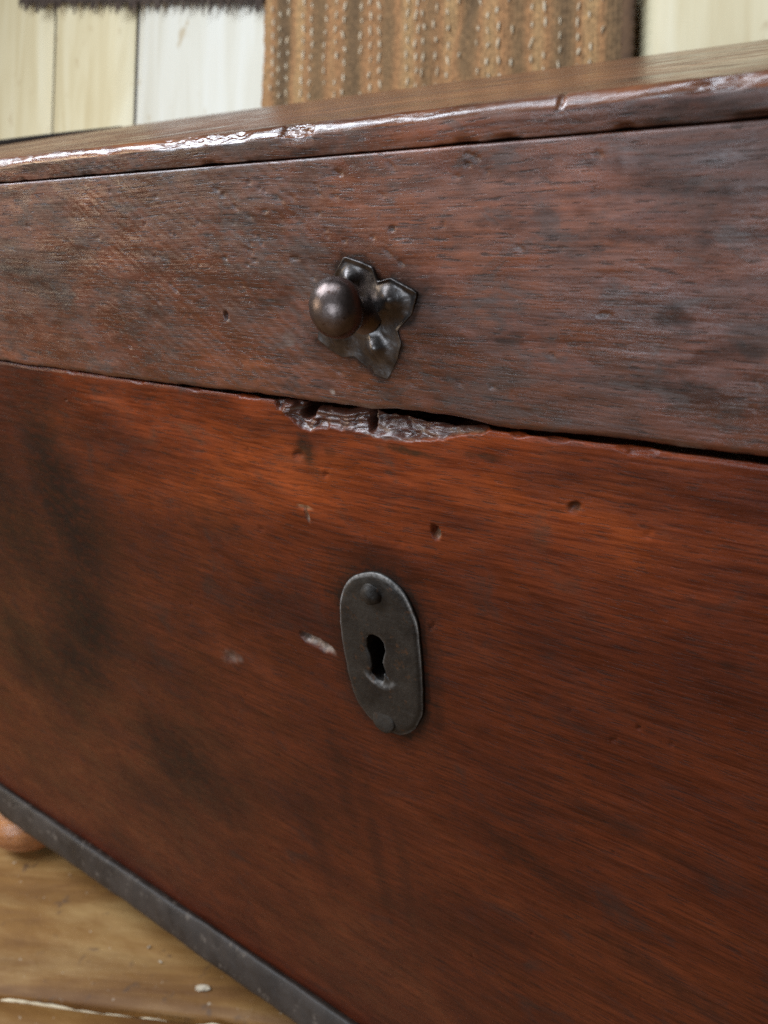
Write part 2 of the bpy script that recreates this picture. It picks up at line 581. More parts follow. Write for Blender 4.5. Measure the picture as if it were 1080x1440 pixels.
rib = 0.0008 * np.sin(T_ * 2 * math.pi / 0.0062 + 2.2 * fbm(X_ * 60, T_ * 10, 82, 2)) + 0.0009 * np.sin(X_ * 2 * math.pi / 0.0052)
scal = 0.0030 * np.abs(np.sin(T_ * math.pi / 0.0085)) + 0.002 * fbm(T_ * 90, T_ * 0, 84, 2)
X2 = X_ + np.where(X_ > 0, sstep(RW / 2 - 0.02, RW / 2, X_) * (scal - 0.003), 0) - sstep(-RW / 2 + 0.012, -RW / 2, X_) * 0.0018 * fbm(T_ * 80, T_ * 0 + 4, 83, 3)
sx = (X_ + RW / 2) / RW
stripe_shade = 0.52 + 0.30 * np.sin(sx * 55 + 0.7) + 0.28 * fbm(sx * 14, sx * 0 + 2, 85, 3) + 0.10 * fbm(X_ * 90, T_ * 40, 86, 3)
stripe_shade = stripe_shade - 0.55 * np.exp(-((X_ - 0.045 - 0.35 * (T_ - 0.16)) / 0.012) ** 2) * 0.4  # shade of the fold valley painted into the weave colour
P = np.stack([X2, T_, rug_h(X_, T_) + rib], -1)
o = link('weave', gridmesh('weave', P, attrs={'stripe_shade': stripe_shade}), M_RUG)
o.parent = rug
# cream stitches in threes
mmpp = RW / (877 - 371)
vs, fs = [], []


def lump(cx, cy, cz, lx, ly, lz, ang):
    b0 = len(vs)
    n, k = 6, 4
    ca, sa = math.cos(ang), math.sin(ang)
    for j in range(k + 1):
        a = -1 + 2 * j / k
        r = math.sqrt(max(0, 1 - a * a)) if 0 < j < k else 0.25
        for i in range(n):
            th = 2 * math.pi * i / n
            ux, uy, uz = r * math.cos(th) * lx, a * ly, r * math.sin(th) * lz
            vs.append((cx + ux * ca - uy * sa, cy + ux * sa + uy * ca, cz + uz))
    for j in range(k):
        for i in range(n):
            fs.append((b0 + j * n + i, b0 + j * n + (i + 1) % n, b0 + (j + 1) * n + (i + 1) % n, b0 + (j + 1) * n + i))


rows = [(388, 1), (402, .7), (416, .85), (443, 1), (457, 1), (482, .55), (499, .85), (513, 1), (541, .7), (555, .85), (569, 1), (611, 1), (625, 1), (634, .7),
        (650, .8), (666, 1), (681, .6), (709, .55), (722, .9), (735, 1), (750, .5), (775, .9), (790, 1), (808, .6), (829, 1), (842, 1), (856, .5)]
for ri, (rpx, st) in enumerate(rows):
    xr = -RW / 2 + (rpx - 371) * mmpp
    per = 0.0175 * (1 + 0.05 * math.sin(ri))
    ph = (ri % 2) * per / 2 + random.uniform(-.1, .1) * per
    tt = ph
    while tt < RH - 0.01:
        if random.random() < 0.35 + 0.62 * st:
            xx = xr + random.gauss(0, 0.0011)
            hz = float(rug_h(np.array([xx]), np.array([tt]))[0])
            lump(xx, tt, hz + 0.0011, random.uniform(0.0011, 0.0019) * (0.6 + 0.4 * st), random.uniform(0.0034, 0.0066) * (0.7 + 0.3 * st), 0.0022, random.gauss(0, 0.16))
        tt += per * random.uniform(0.93, 1.07)
me = bpy.data.meshes.new('stitches')
me.from_pydata(vs, [], fs)
o = link('stitches', me, M_YARN)
o.parent = rug
tag(o, kind='stuff')
# dark brown strip along the right edge
n = 220
t = np.linspace(0, RH, n)
ang = np.linspace(0, 2 * math.pi, 10, endpoint=False)
T2, A2 = np.meshgrid(t, ang, indexing='ij')
ew = 0.0070 * (1 + 0.12 * np.sin(T2 * 2 * math.pi / 0.012))
P = np.stack([RW / 2 + 0.0055 + ew * np.cos(A2), T2, 0.001 + 0.0045 * np.sin(A2)], -1)
o = link('edge_strip', gridmesh('edge_strip', P.transpose(1, 0, 2)[::-1], closed_u=True), M_EDGE)
o.parent = rug

# ------------------------------------------------------------------ dark fringed cloth at the top left of the boards
OFF2 = 0.012
fl, fr = on_panel(28, 0, OFF2)[0], on_panel(372, 0, OFF2)[0]
hemL, hemR = on_panel(28, 10, OFF2)[1], on_panel(372, 10, OFF2)[1]
fb = (hemL + hemR) / 2 - 0.004
hs = (hemR - hemL) / (fr - fl)
cl = empty('fringed_cloth', (0, 0, 0))
cl.matrix_world = PM @ Matrix.Translation(((fl + fr) / 2, fb, OFF2))
tag(cl, 'dark brown cloth with ragged fringe hanging over the pale boards', 'cloth')
FWD = fr - fl
x = np.linspace(-FWD / 2, FWD / 2, 60)
t = np.linspace(0.012, 0.30, 40)
X_, T_ = np.meshgrid(x, t, indexing='ij')
slope = hs * X_                             # hem follows the picture's tilt
st = 0.3 + 0.3 * fbm(X_ * 60, T_ * 8, 91, 3)
P = np.stack([X_, T_ + slope, 0.002 * fbm(X_ * 30, T_ * 12, 92, 3)], -1)
me = gridmesh('cloth', P, attrs={'stripe_shade': st})
o = link('cloth', me, M_FRINGE)
o.parent = cl
vs, fs = [], []
for i in range(190):
    xx = random.uniform(-FWD / 2, FWD / 2)
    Ls = random.uniform(0.006, 0.017) * (0.75 + 0.5 * math.sin(xx * 60) ** 2)
    y0 = 0.016 + hs * xx
    b0 = len(vs)
    r0 = random.uniform(0.0010, 0.0019)
    dx = random.gauss(0, 0.0022)
    for j in range(5):
        f_ = j / 4
        r = r0 * (1 - 0.6 * f_)
        for kk in range(5):
            a = 2 * math.pi * kk / 5
            vs.append((xx + dx * f_ * f_ + r * math.cos(a), y0 - Ls * f_ - 0.004 * f_, 0.001 + r * math.sin(a) + 0.002 * random.random()))
    for j in range(4):
        for kk in range(5):
            fs.append((b0 + j * 5 + kk, b0 + j * 5 + (kk + 1) % 5, b0 + (j + 1) * 5 + (kk + 1) % 5, b0 + (j + 1) * 5 + kk))
me = bpy.data.meshes.new('fringe')
me.from_pydata(vs, [], fs)
o = link('fringe', me, M_FRINGE)
o.parent = cl
tag(o, kind='stuff')

# ------------------------------------------------------------------ the chest
chest = empty('chest', (0, 0.19, 0))
tag(chest, 'old dark mahogany chest with a metal knob on the lid and a keyhole plate', 'chest')
XL, XR, DEP = -0.562, 0.562, 0.375

# keyhole plate outline and keyhole outline (millimetres on the front)
ESC = np.array([(-3.9, 418.1), (1.5, 420.8), (6, 421.4), (11.5, 419.8), (16.2, 414.8), (19.0, 407.9), (20.4, 403.3), (19.9, 400.6), (19.5, 389.5), (18.6, 372.3), (16.7, 359.1), (12.3, 350.0), (5.5, 343.4), (-2.7, 342.6),
                (-11.3, 345.6), (-16.8, 353.6), (-18.4, 368.9), (-17.9, 387.1), (-16.6, 401.0), (-13.3, 409.2), (-8.8, 414.9)]) / 1000
KEY = np.array([(-1.1, 392.2), (1.6, 391.9), (3.3, 389.6), (3.5, 385.8), (2.1, 382.2), (1.2, 379.6), (0.9, 374.0), (2.6, 371.2), (-0.4, 369.0), (-3.4, 368.9), (-6.2, 371.6), (-4.9, 375.7), (-5.0, 380.4), (-5.9, 384.5), (-5.2, 389.0), (-3.4, 391.5)]) / 1000


def resample(poly, n, center, smooth=2):
    """polyline -> n points by angle about center (star shaped)"""
    d = poly - center
    a = np.arctan2(d[:, 1], d[:, 0])
    o_ = np.argsort(a)
    a, r = a[o_], np.hypot(d[o_, 0], d[o_, 1])
    aa = np.linspace(-math.pi, math.pi, n, endpoint=False)
    # straight segments between the points
    pts = poly[o_]
    out = np.zeros((n, 2))
    for i, th in enumerate(aa):
        j = np.searchsorted(a, th) % len(a)
        p, q = pts[j - 1] - center, pts[j] - center
        u_ = np.array([math.cos(th), math.sin(th)])
        den = u_[0] * (q - p)[1] - u_[1] * (q - p)[0]
        s_ = (p[0] * (q - p)[1] - p[1] * (q - p)[0]) / den
        out[i] = center + u_ * s_
    for _ in range(smooth):
        out = 0.25 * np.roll(out, 1, 0) + 0.5 * out + 0.25 * np.roll(out, -1, 0)
    return out


def inside(poly, x, z):
    res = np.zeros(x.shape, bool)
    j = len(poly) - 1
    for i in range(len(poly)):
        xi, zi, xj, zj = *poly[i], *poly[j]
        c = ((zi > z) != (zj > z)) & (x < (xj - xi) * (z - zi) / (zj - zi + 1e-12) + xi)
        res ^= c
        j = i
    return res


def spot(X, Z, cx, cz, rx, rz, ang=0.0, soft=0.5, nz=0.35, seed=0, fr=220):
    ca, sa = math.cos(ang), math.sin(ang)
    dx, dz = X - cx / 1000, Z - cz / 1000
    u = (dx * ca + dz * sa) / (rx / 1000)
    v = (-dx * sa + dz * ca) / (rz / 1000)
    r = np.hypot(u, v) + nz * fbm(X * fr, Z * fr, 300 + seed, 3)
    return 1 - sstep(1 - soft, 1 + 0.15, r)


def axis_x(step, lo=-0.30, hi=0.19):
    left = XL + (lo - XL) * (1 - (1 - np.linspace(0, 1, 60, endpoint=False)) ** 1.6)
    left = np.linspace(XL, lo, 90, endpoint=False)
    right = np.linspace(hi, XR, 60)
    mid = np.arange(lo, hi, step)
    return np.concatenate([left, mid, right])


PLT = np.array([(11.7, 532.5), (17.5, 530.9), (21.2, 529.3), (22.4, 525.4), (27.2, 526.6), (35.8, 522.6), (33.0, 516.5), (27.2, 511.3), (27.9, 507.5), (25.7, 502.2), (21.1, 495.6), (15.6, 497.2), (9.4, 502.2), (4.6, 501.4), (0.0, 503.6), (-4.6, 506.8),
                (-2.2, 512.0), (4.0, 517.2), (3.8, 520.5), (6.2, 526.5)]) / 1000

# --- front board: a dense sheet with the broken upper edge, holes and gouges as real relief
CHIP = np.array([(-31.5, 483.2), (-30.0, 479.2), (-25.2, 476.6), (-20.0, 472.6), (-15, 473.3), (-11.4, 474.5), (-1.9, 475.3), (5.7, 475.8), (8.5, 474.6), (11.2, 473.7), (16.9, 474.1), (25.4, 474.9), (32.3, 476.3), (38.1, 477.4), (42.8, 479.2), (47.8, 480.0), (52.8, 481.5), (56.5, 483.2)]) / 1000
ZT = 0.4826
x = axis_x(0.00055)
zf = np.concatenate([np.linspace(0.062, 0.20, 40, endpoint=False), np.linspace(0.20, 0.462, 240, endpoint=False), np.linspace(0.462, ZT, 64)])
X_, Z_ = np.meshgrid(x, zf, indexing='ij')
top = ZT + 0.0004 * fbm(x * 60, x * 0, 101, 4) + 0.0008 * sstep(0.05, 0.12, x)
top = top - 0.0018 * sstep(0.006, 0.014, x) * (1 - sstep(0.038, 0.056, x)) * (1 + 0.35 * fbm(x * 200, x * 0, 111, 3)) - 0.0014 * sstep(-0.024, -0.016, x) * (1 - sstep(-0.002, 0.006, x))
Z2 = 0.062 + (Z_ - 0.062) * ((top - 0.062) / (ZT - 0.062))[:, None]
Y_ = 0.0007 * fbm(X_ * 10, Z_ * 16, 102, 3) + 0.00022 * fbm(X_ * 50, Z_ * 120, 103, 2)
# softened arris at the top
ed = np.clip((Z2 - (top[:, None] - 0.0016)) / 0.0016, 0, 1)
Y_ += 0.0012 * ed ** 2 * (0.6 + 0.5 * fbm(X_ * 90, Z_ * 0, 104, 3))
# chip
cb = np.interp(x, CHIP[:, 0], CHIP[:, 1], left=1, right=1) + 0.0008 * fbm(x * 420, x * 0, 105, 4)
hgt = Z2 - cb[:, None]
inside_c = sstep(-0.0002, 0.0009, hgt)
ledge = 0.0009 + np.clip(hgt, 0, 1) * 0.42
rough_c = 0.0008 * fbm(X_ * 38, Z_ * 420, 106, 2) + 0.0008 * fbm(X_ * 22, Z_ * 950, 107, 2)
lay = 0.0009 * np.round(3.0 * fbm(X_ * 70, Z_ * 330 + 1.5 * fbm(X_ * 120, Z_ * 90, 108, 2), 109, 2)) / 1.5
chipd = np.clip(ledge + rough_c + lay, 0.0003, 0.02)
Y_ = Y_ + inside_c * chipd
# deep breaks inside the chip
cav = spot(X_, Z2, -17.0, 480.0, 4.6, 2.6, math.radians(42), 0.5, 0.25, 1, 300) * inside_c
Y_ += cav * 0.011
nt2 = spot(X_, Z2, 9.5, 479.0, 1.2, 4.2, 0.1, 0.5, 0.3, 2, 300) * inside_c
Y_ += nt2 * 0.006
lump_ = spot(X_, Z2, -25.5, 480.2, 4.4, 2.4, 0.2, 0.7, 0.4, 3, 300) * inside_c
Y_ -= lump_ * 0.0018
lump2 = spot(X_, Z2, 35.0, 478.6, 6.0, 1.8, 0.1, 0.7, 0.4, 33, 300) * inside_c
Y_ -= lump2 * 0.0012
# crumbs lost along the rest of the edge
for k_, (cx, wd, dp) in enumerate([(-72, 4, .0012), (-44, 6, .0015), (-105, 5, .001), (75, 5, .001), (98, 7, .0012), (64, 3, .0015), (-150, 6, .001)]):
    Y_ += spot(X_, Z2, cx, 483.0, wd, 1.3, 0, 0.7, 0.5, 10 + k_, 350) * dp
# holes, gouges and dents
Y_ += spot(X_, Z2, 31.8, 443.6, 1.7, 2.4, 0.3, 0.5, 0.15, 20) * 0.0042
Y_ += spot(X_, Z2, -40.5, 376.6, 2.6, 1.2, -0.3, 0.5, 0.3, 21) * 0.0032
gouge = spot(X_, Z2, -34.4, 375.6, 9.6, 2.7, math.radians(-11), 0.4, 0.35, 22, 320)
Y_ += gouge * (0.0015 + 0.0010 * fbm(X_ * 500, Z_ * 300, 110, 2))
tsc = np.maximum(spot(X_, Z2, -26.5, 441.2, 4.6, 0.75, -0.1, 0.6, 0.3, 23, 400), spot(X_, Z2, -25.6, 438.2, 0.8, 3.6, 0.15, 0.6, 0.3, 24, 400))
Y_ += tsc * 0.0010
Y_ += spot(X_, Z2, 80.8, 462.9, 2.2, 1.4, 0.4, 0.6, 0.3, 25) * 0.0010
Y_ += spot(X_, Z2, -93.2, 347.5, 7, 3.5, 0.3, 0.8, 0.5, 26) * 0.0009
Y_ += spot(X_, Z2, -23.9, 462.7, 3, 2.4, 0.3, 0.8, 0.5, 27) * 0.0007
for k_ in range(46):
    Y_ += spot(X_, Z2, rng.uniform(-220, 150), rng.uniform(120, 470), rng.uniform(.8, 2.6), rng.uniform(.4, 1.0), rng.normal(0, .4), 0.7, 0.3, 200 + k_, 300) * rng.uniform(.0003, .0008)
# lock recess seen through the keyhole
KC = np.array([-0.0013, 0.3810])
keyw = resample(KEY, 72, KC, 1)
keybig = KC + (keyw - KC) * 1.16
hole = inside(keybig, X_, Z2)
Y_ = np.where(hole, 0.017, Y_)
worn_or_glint = np.clip(inside_c * (0.10 + 0.45 * sstep(0.15, 0.5, fbm(X_ * 70, Z_ * 600, 121, 3))) * (1 - cav) * (1 - nt2) + gouge * 0.95 + tsc * 0.55 + spot(X_, Z2, 32.2, 442.8, 1.6, 1.4, 0, .6, .2, 28) * 0.6
               + 0.35 * spot(X_, Z2, -93.2, 347.5, 8, 4.0, 0.3, 0.9, 0.7, 29), 0, 1)
grime_or_dim = np.zeros_like(X_)
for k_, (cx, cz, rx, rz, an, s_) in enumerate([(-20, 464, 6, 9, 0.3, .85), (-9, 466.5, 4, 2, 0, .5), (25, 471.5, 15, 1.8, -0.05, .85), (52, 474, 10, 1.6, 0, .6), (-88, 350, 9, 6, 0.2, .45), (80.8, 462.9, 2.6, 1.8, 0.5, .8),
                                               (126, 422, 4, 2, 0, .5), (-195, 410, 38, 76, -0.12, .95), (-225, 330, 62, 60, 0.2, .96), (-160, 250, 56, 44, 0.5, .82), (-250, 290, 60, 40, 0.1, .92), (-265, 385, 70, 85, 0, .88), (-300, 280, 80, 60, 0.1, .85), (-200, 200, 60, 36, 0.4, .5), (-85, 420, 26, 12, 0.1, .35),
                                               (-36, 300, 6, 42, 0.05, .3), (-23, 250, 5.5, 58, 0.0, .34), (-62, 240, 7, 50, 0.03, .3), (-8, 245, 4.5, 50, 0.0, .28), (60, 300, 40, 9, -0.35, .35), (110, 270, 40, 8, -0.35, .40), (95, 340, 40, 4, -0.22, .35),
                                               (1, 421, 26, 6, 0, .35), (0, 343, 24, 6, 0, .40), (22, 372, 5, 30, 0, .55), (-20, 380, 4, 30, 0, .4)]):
    big = rx > 30 and rz > 30  # large patches at left: a dark reflection painted into the board colour
    grime_or_dim = np.maximum(grime_or_dim, s_ * spot(X_, Z2, cx, cz, rx * (1.25 if big else 1), rz * (1.25 if big else 1), an, 1.0 if big else 0.75, 0.35 if big else 0.55, 400 + k_, 30 if big else 200))
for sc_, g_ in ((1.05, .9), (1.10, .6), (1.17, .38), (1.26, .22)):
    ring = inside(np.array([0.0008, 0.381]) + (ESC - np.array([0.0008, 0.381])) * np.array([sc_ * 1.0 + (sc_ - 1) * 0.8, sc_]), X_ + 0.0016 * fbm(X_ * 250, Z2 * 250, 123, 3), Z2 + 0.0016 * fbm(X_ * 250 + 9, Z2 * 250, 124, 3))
    grime_or_dim = np.maximum(grime_or_dim, ring * g_)
grime_or_dim = np.maximum(grime_or_dim, np.clip(cav + nt2, 0, 1) * 0.9)  # deep breaks in the chip coloured darker
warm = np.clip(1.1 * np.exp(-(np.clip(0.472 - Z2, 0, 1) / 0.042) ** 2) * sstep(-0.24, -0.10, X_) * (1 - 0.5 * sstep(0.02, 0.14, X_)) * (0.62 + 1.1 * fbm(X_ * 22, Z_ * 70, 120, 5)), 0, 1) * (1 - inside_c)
# carry the sheet over the top edge into the gap and down the back
Yt = Y_[:, -1]
cap = np.stack([np.repeat(x[:, None], 4, 1), np.stack([Yt + 0.0006, np.maximum(Yt + 0.004, 0.006), 0 * Yt + 0.021, 0 * Yt + 0.021], 1), np.stack([Z2[:, -1] - 0.0001, Z2[:, -1] - 0.0005, Z2[:, -1] - 0.0006, 0 * Yt + 0.062], 1)], -1)
P = np.concatenate([np.stack([X_, Y_, Z2], -1), cap], 1)
e4 = np.zeros((len(x), 4))
front = link('front_board', gridmesh('front_board', P, attrs={'worn_or_glint': np.concatenate([worn_or_glint, e4], 1), 'grime_or_dim': np.concatenate([grime_or_dim, e4 + 0.7], 1), 'warm': np.concatenate([warm, e4], 1), 'gloss': np.concatenate([inside_c * (1 - cav), e4], 1)}), M_BODY, chest)

TH = 0.020
for nm, a in (('end_board', (XL, XL + TH, 0.0215, DEP, 0.062, 0.4822)), ('end_board', (XR - TH, XR, 0.0215, DEP, 0.062, 0.4822)),
              ('back_board', (XL + TH + .0005, XR - TH - .0005, DEP - TH, DEP - .0005, 0.062, 0.4822)), ('bottom_board', (XL + TH + .0005, XR - TH - .0005, 0.0215, DEP - TH - .0005, 0.063, 0.078))):
    link(nm, boxmesh(nm, *a), M_BODY, chest)

# --- base moulding
prof = np.array([(0.0015, .0790), (-.0020, .0822), (-.0034, .0834), (-.0050, .0828), (-.0068, .0806), (-.0092, .0760), (-.0116, .0712), (-.0138, .0664), (-.0142, .0634), (-.0126, .0600), (-.0086, .0575), (-.0020, .0560), (0.018, .0560), (0.018, .060)])


def moulding(name, L0, L1, place):
    n_ = 420
    u_ = np.linspace(L0, L1, n_)
    U_, K_ = np.meshgrid(u_, np.arange(len(prof)), indexing='ij')
    y_, z_ = prof[:, 0][None] + 0 * U_, prof[:, 1][None] + 0 * U_
    nz = 0.0012 * fbm(U_ * 26, K_ * .4, 130, 3) + 0.0004 * fbm(U_ * 130, K_ * .7, 131, 3)
    msk = (K_ > 1) & (K_ < 12)
    y_ = y_ - nz * msk
    z_ = z_ - (0.0015 * fbm(U_ * 22, U_ * 0, 132, 3) + 0.0010 * sstep(-0.2, -0.5, U_)) * (K_ > 6)
    P_ = place(U_, y_, z_)
    return link(name, gridmesh(name, P_[:, ::-1]), M_MOULD, chest)


moulding('base_moulding', XL - 0.012, XR + 0.012, lambda u_, y_, z_: np.stack([u_, y_, z_], -1))
moulding('base_moulding', 0.0185, DEP, lambda u_, y_, z_: np.stack([XR - y_, u_, z_], -1))
moulding('base_moulding', 0.0185, DEP, lambda u_, y_, z_: np.stack([XL + y_, DEP + 0.0185 - u_, z_], -1))

# --- bun feet
fprof = [(0.0005, 0.0), (0.020, 0.0), (0.027, 0.0012), (0.036, 0.008), (0.0425, 0.017), (0.045, 0.027), (0.0435, 0.037), (0.038, 0.046), (0.030, 0.052), (0.026, 0.0555), (0.0005, 0.0555)]
# smooth the profile
fp = np.array(fprof)
tt = np.linspace(0, len(fp) - 1, 40)
fpi = [(float(np.interp(q, np.arange(len(fp)), fp[:, 0])), float(np.interp(q, np.arange(len(fp)), fp[:, 1]))) for q in tt]
foot_me = lathe('bun_foot', fpi, 48)
FX, FY = 0.470, 0.021
for sx_, fy in ((-1, FY), (1, FY), (-1, DEP - 0.045), (1, DEP - 0.045)):
    o = link('bun_foot', foot_me, M_FOOT, chest)
    o.location = (sx_ * FX, fy, 0)

# --- lid: top board
ZS, ZTOP = 0.55955, 0.5683
x = axis_x(0.0006, -0.40, 0.20)
LXL, LXR = XL - 0.012, XR + 0.012
x = np.interp(x, [XL, -0.40, 0.20, XR], [LXL, -0.40, 0.20, LXR])
rad = 0.0034
pr = []
pr += [(0.0215, ZS), (0.0012, ZS)]
for v in (0, 0.02, 0.05, 0.12, 0.35, 0.65, 0.9, 1.0):
    pr.append((-0.0007 + 0.0004 * (1 - v) ** 2, ZS + 0.0004 + v * (ZTOP - rad - ZS - 0.0004)))
KF = len(pr) + 1
for a in np.linspace(0, math.pi / 2, 20)[1:]:
    pr.append((rad - rad * math.cos(a) - 0.0007, ZTOP - rad + rad * math.sin(a)))
for y in (0.006, 0.008, 0.011, 0.015, 0.02, 0.03, 0.05, 0.08, 0.12, 0.17, 0.22, 0.27, 0.32, 0.36, 0.385):
    pr.append((y, ZTOP))
pr += [(0.388, ZTOP - 0.002), (0.388, ZS + .001), (0.385, ZS), (0.0215, ZS)]
pr = np.array(pr)
X_, K_ = np.meshgrid(x, np.arange(len(pr)), indexing='ij')
Yp, Zp = pr[:, 0][None] + 0 * X_, pr[:, 1][None] + 0 * X_
edge_w = np.exp(-((Zp - (ZTOP - 0.0005)) / 0.0024) ** 2) * np.exp(-np.clip(Yp, 0, 1) / 0.005)
nz = 0.0007 * fbm(X_ * 35, K_ * 0.04, 140, 3) + 0.00014 * fbm(X_ * 170, K_ * 0.12, 141, 3)
dent = np.zeros_like(X_)


def edge_spot(cx, wd, dp, seed, sharp=False):
    uu = (X_ - cx / 1000) / (wd / 1000)
    if sharp:
        return dp * sstep(-1.05, -0.7, uu) * (1 - sstep(0.85, 1.0, uu))
    return dp * np.exp(-uu ** 4) * (0.7 + 0.6 * fbm(X_ * 300, K_ * .4, seed, 3))


dent += edge_spot(-0.5, 6.5, 0.0015, 142, True) * (0.85 + 0.6 * fbm(X_ * 420, K_ * .5, 150, 3))
dent += edge_spot(-28, 9, 0.0007, 143) + edge_spot(-48, 10, 0.0008, 144) + edge_spot(115, 6, 0.0008, 145) + edge_spot(140, 8, 0.0016, 146)
dent += 0.0009 * np.exp(-((X_ - 0.0795) / 0.0006) ** 2)
Yp = Yp + edge_w * (nz + dent)
Zp = Zp - edge_w * (0.9 * nz + 0.9 * dent)
topm = (Yp > 0.012) & (Zp > ZTOP - 0.001)
Zp = Zp + topm * (0.0004 * fbm(X_ * 9, Yp * 12, 147, 3))
# broken lower arris beside the seam, towards the right
seam = 0.0005 * sstep(0.085, 0.11, X_) * (0.6 + 0.9 * fbm(X_ * 70, K_ * 0, 148, 3)) + 0.0004 * sstep(0.1, 0.6, fbm(X_ * 110, K_ * 0, 149, 3))
Zp = Zp + seam * (K_ < 5)
grime_or_dim = np.clip(0.85 * sstep(-0.1, 0.5, fbm(X_ * 30, K_ * .5, 151, 4)) * (K_ < 12), 0, 0.7)
worn_or_glint = np.clip(edge_w * sstep(0.05, 0.5, fbm(X_ * 60, K_ * .3, 152, 4)) * 0.5, 0, 1)
lid = link('lid', gridmesh('lid', np.stack([X_, Yp, Zp], -1)[:, ::-1], attrs={'grime_or_dim': grime_or_dim[:, ::-1], 'worn_or_glint': worn_or_glint[:, ::-1], 'warm': 0 * X_}), M_TOP, chest)

lid.data.materials.append(M_LID)
npj = len(pr) - 1
jj = np.tile(npj - 1 - np.arange(npj), len(x) - 1)
lid.data.polygons.foreach_set('material_index', ((jj >= 1) & (jj < KF)).astype(np.int32))
# closing pieces at the two ends of the top board (flush caps)
for ex in (LXL, LXR):
    link('end_cap', boxmesh('end_cap', ex - 0.0004, ex + 0.0004, 0.003, 0.386, ZS + 0.0006, ZTOP - 0.0022, 0), M_TOP, lid)
# bowed dark cleat along the left end of the lid top
n_ = 40
yy = np.linspace(0.10, 0.384, n_)
kk = np.linspace(0, 1, 9)
Yc, Kc = np.meshgrid(yy, kk, indexing='ij')
bow = 0.0014 + 0.0042 * np.sin(np.pi * np.clip((Yc - 0.02) / 0.37, 0, 1))
Xc = LXL + 0.001 + 0.011 * Kc
Zc = ZTOP - 0.0008 + bow * np.sin(np.pi * Kc) ** 0.5
link('end_cleat', gridmesh('end_cleat', np.stack([Xc, Yc, Zc], -1)[::-1]), M_DARK, lid)

# --- lid: front rail with pits, dark stains and a nail hole
ZB = 0.4842
x = axis_x(0.00065)
zf = np.concatenate([np.linspace(ZB, 0.492, 20, endpoint=False), np.linspace(0.492, 0.5592, 105)])
X_, Z_ = np.meshgrid(x, zf, indexing='ij')
bot = np.interp(x, np.array([-562, -206, -102, -40, -12, 12, 30, 44, 53, 58, 90, 130, 562]) / 1000, np.array([483.3, 483.3, 483.4, 484.2, 484.4, 484.7, 485.8, 485.7, 485.0, 484.4, 485.4, 485.9, 486]) / 1000) + 0.0005 * fbm(x * 80, x * 0, 160, 4)
Z2 = bot[:, None] + (Z_ - ZB) * ((0.5592 - bot) / (0.5592 - ZB))[:, None]
Y_ = -0.0006 + 0.0006 * fbm(X_ * 9, Z_ * 14, 161, 3) * sstep(0.558, 0.548, Z_) + 0.00026 * fbm(X_ * 60, Z_ * 150, 162, 2)
ed = np.clip(((bot[:, None] + 0.0022) - Z2) / 0.0022, 0, 1)
Y_ += ed ** 2 * (0.0012 + 0.0007 * fbm(X_ * 90, X_ * 0, 163, 3))
ed2 = np.clip((Z2 - 0.5582) / 0.001, 0, 1)
Y_ += ed2 ** 2 * 0.00015
Y_ += spot(X_, Z2, -44.8, 512.3, 0.8, 1.5, -0.25, 0.5, 0.15, 60) * 0.0040
pits = np.zeros_like(X_)
for k_ in range(80):
    cx, cz = rng.normal(0, 60) - 5, rng.uniform(530, 557)
    if k_ > 52:
        cx, cz = rng.uniform(-120, 140), rng.uniform(492, 545)
    pits = np.maximum(pits, spot(X_, Z2, cx, cz, rng.uniform(.6, 2.6), rng.uniform(.25, .55), rng.normal(-0.35, .25), 0.55, 0.35, 500 + k_, 350) * rng.uniform(.4, 1))
Y_ += pits * 0.0009
worn_or_glint = np.clip(pits * 0.30 + spot(X_, Z2, -2.2, 489.1, 1.0, 1.2, 0.8, .6, .2, 61) * 0.95 + spot(X_, Z2, -44.4, 510.6, .9, .6, 0, .6, .2, 63) * .7 + 0.5 * ed * sstep(0.05, 0.45, fbm(X_ * 40, X_ * 0 + 5, 164, 3))
               + 0.30 * spot(X_, Z2, -17, 506, 6, 3.5, 0.3, .9, .9, 62), 0, 1)
grime_or_dim = np.zeros_like(X_)
for k_, (cx, cz, rx, rz, an, s_) in enumerate([(67, 510.2, 8, 1.7, -0.05, .85), (109, 518, 4.0, 3.6, 0.2, .85), (118, 510, 8, 3.0, 0.25, .80), (-20, 518.7, 8, 8, 0, .55), (62.5, 553, 10, 4, -0.1, .6), (88, 547, 9, 4, -0.2, .55), (107, 548, 12, 3.0, -0.45, .6),
                                               (103, 536, 9, 2.6, -0.1, .55), (114, 501, 14, 2.6, -0.1, .75), (132, 528, 12, 3, 0.1, .55), (-65, 527, 18, 5, -0.2, .35), (40, 538, 12, 5, -0.1, .4), (14, 531, 17, 7, -0.2, .60), (4, 500, 14, 6, -0.3, .5), (34, 515, 5, 12, 0.2, .45),
                                               (75, 543, 7, 2.0, 0, .7), (56, 541, 9, 2.5, -0.1, .6), (-95, 512, 22, 3, -0.06, .45), (-150, 520, 34, 6, -0.1, .35), (30, 555, 20, 2, 0, .5), (-20, 490, 16, 2.5, 0, .55), (90, 526, 6, 1.5, 0, .5), (130, 496, 10, 2, 0, .5)]):
    grime_or_dim = np.maximum(grime_or_dim, 0.68 * s_ * spot(X_, Z2, cx, cz, rx * 1.3, rz * 0.75, an * 0.6, 0.7, 1.25, 600 + k_, 150))
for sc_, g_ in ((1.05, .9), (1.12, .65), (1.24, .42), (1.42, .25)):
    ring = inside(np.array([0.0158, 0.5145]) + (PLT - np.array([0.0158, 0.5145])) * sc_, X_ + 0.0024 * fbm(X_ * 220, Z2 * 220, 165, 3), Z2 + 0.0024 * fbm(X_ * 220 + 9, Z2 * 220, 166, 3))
    grime_or_dim = np.maximum(grime_or_dim, ring * g_)
Yt, Yb = Y_[:, -1], Y_[:, 0]


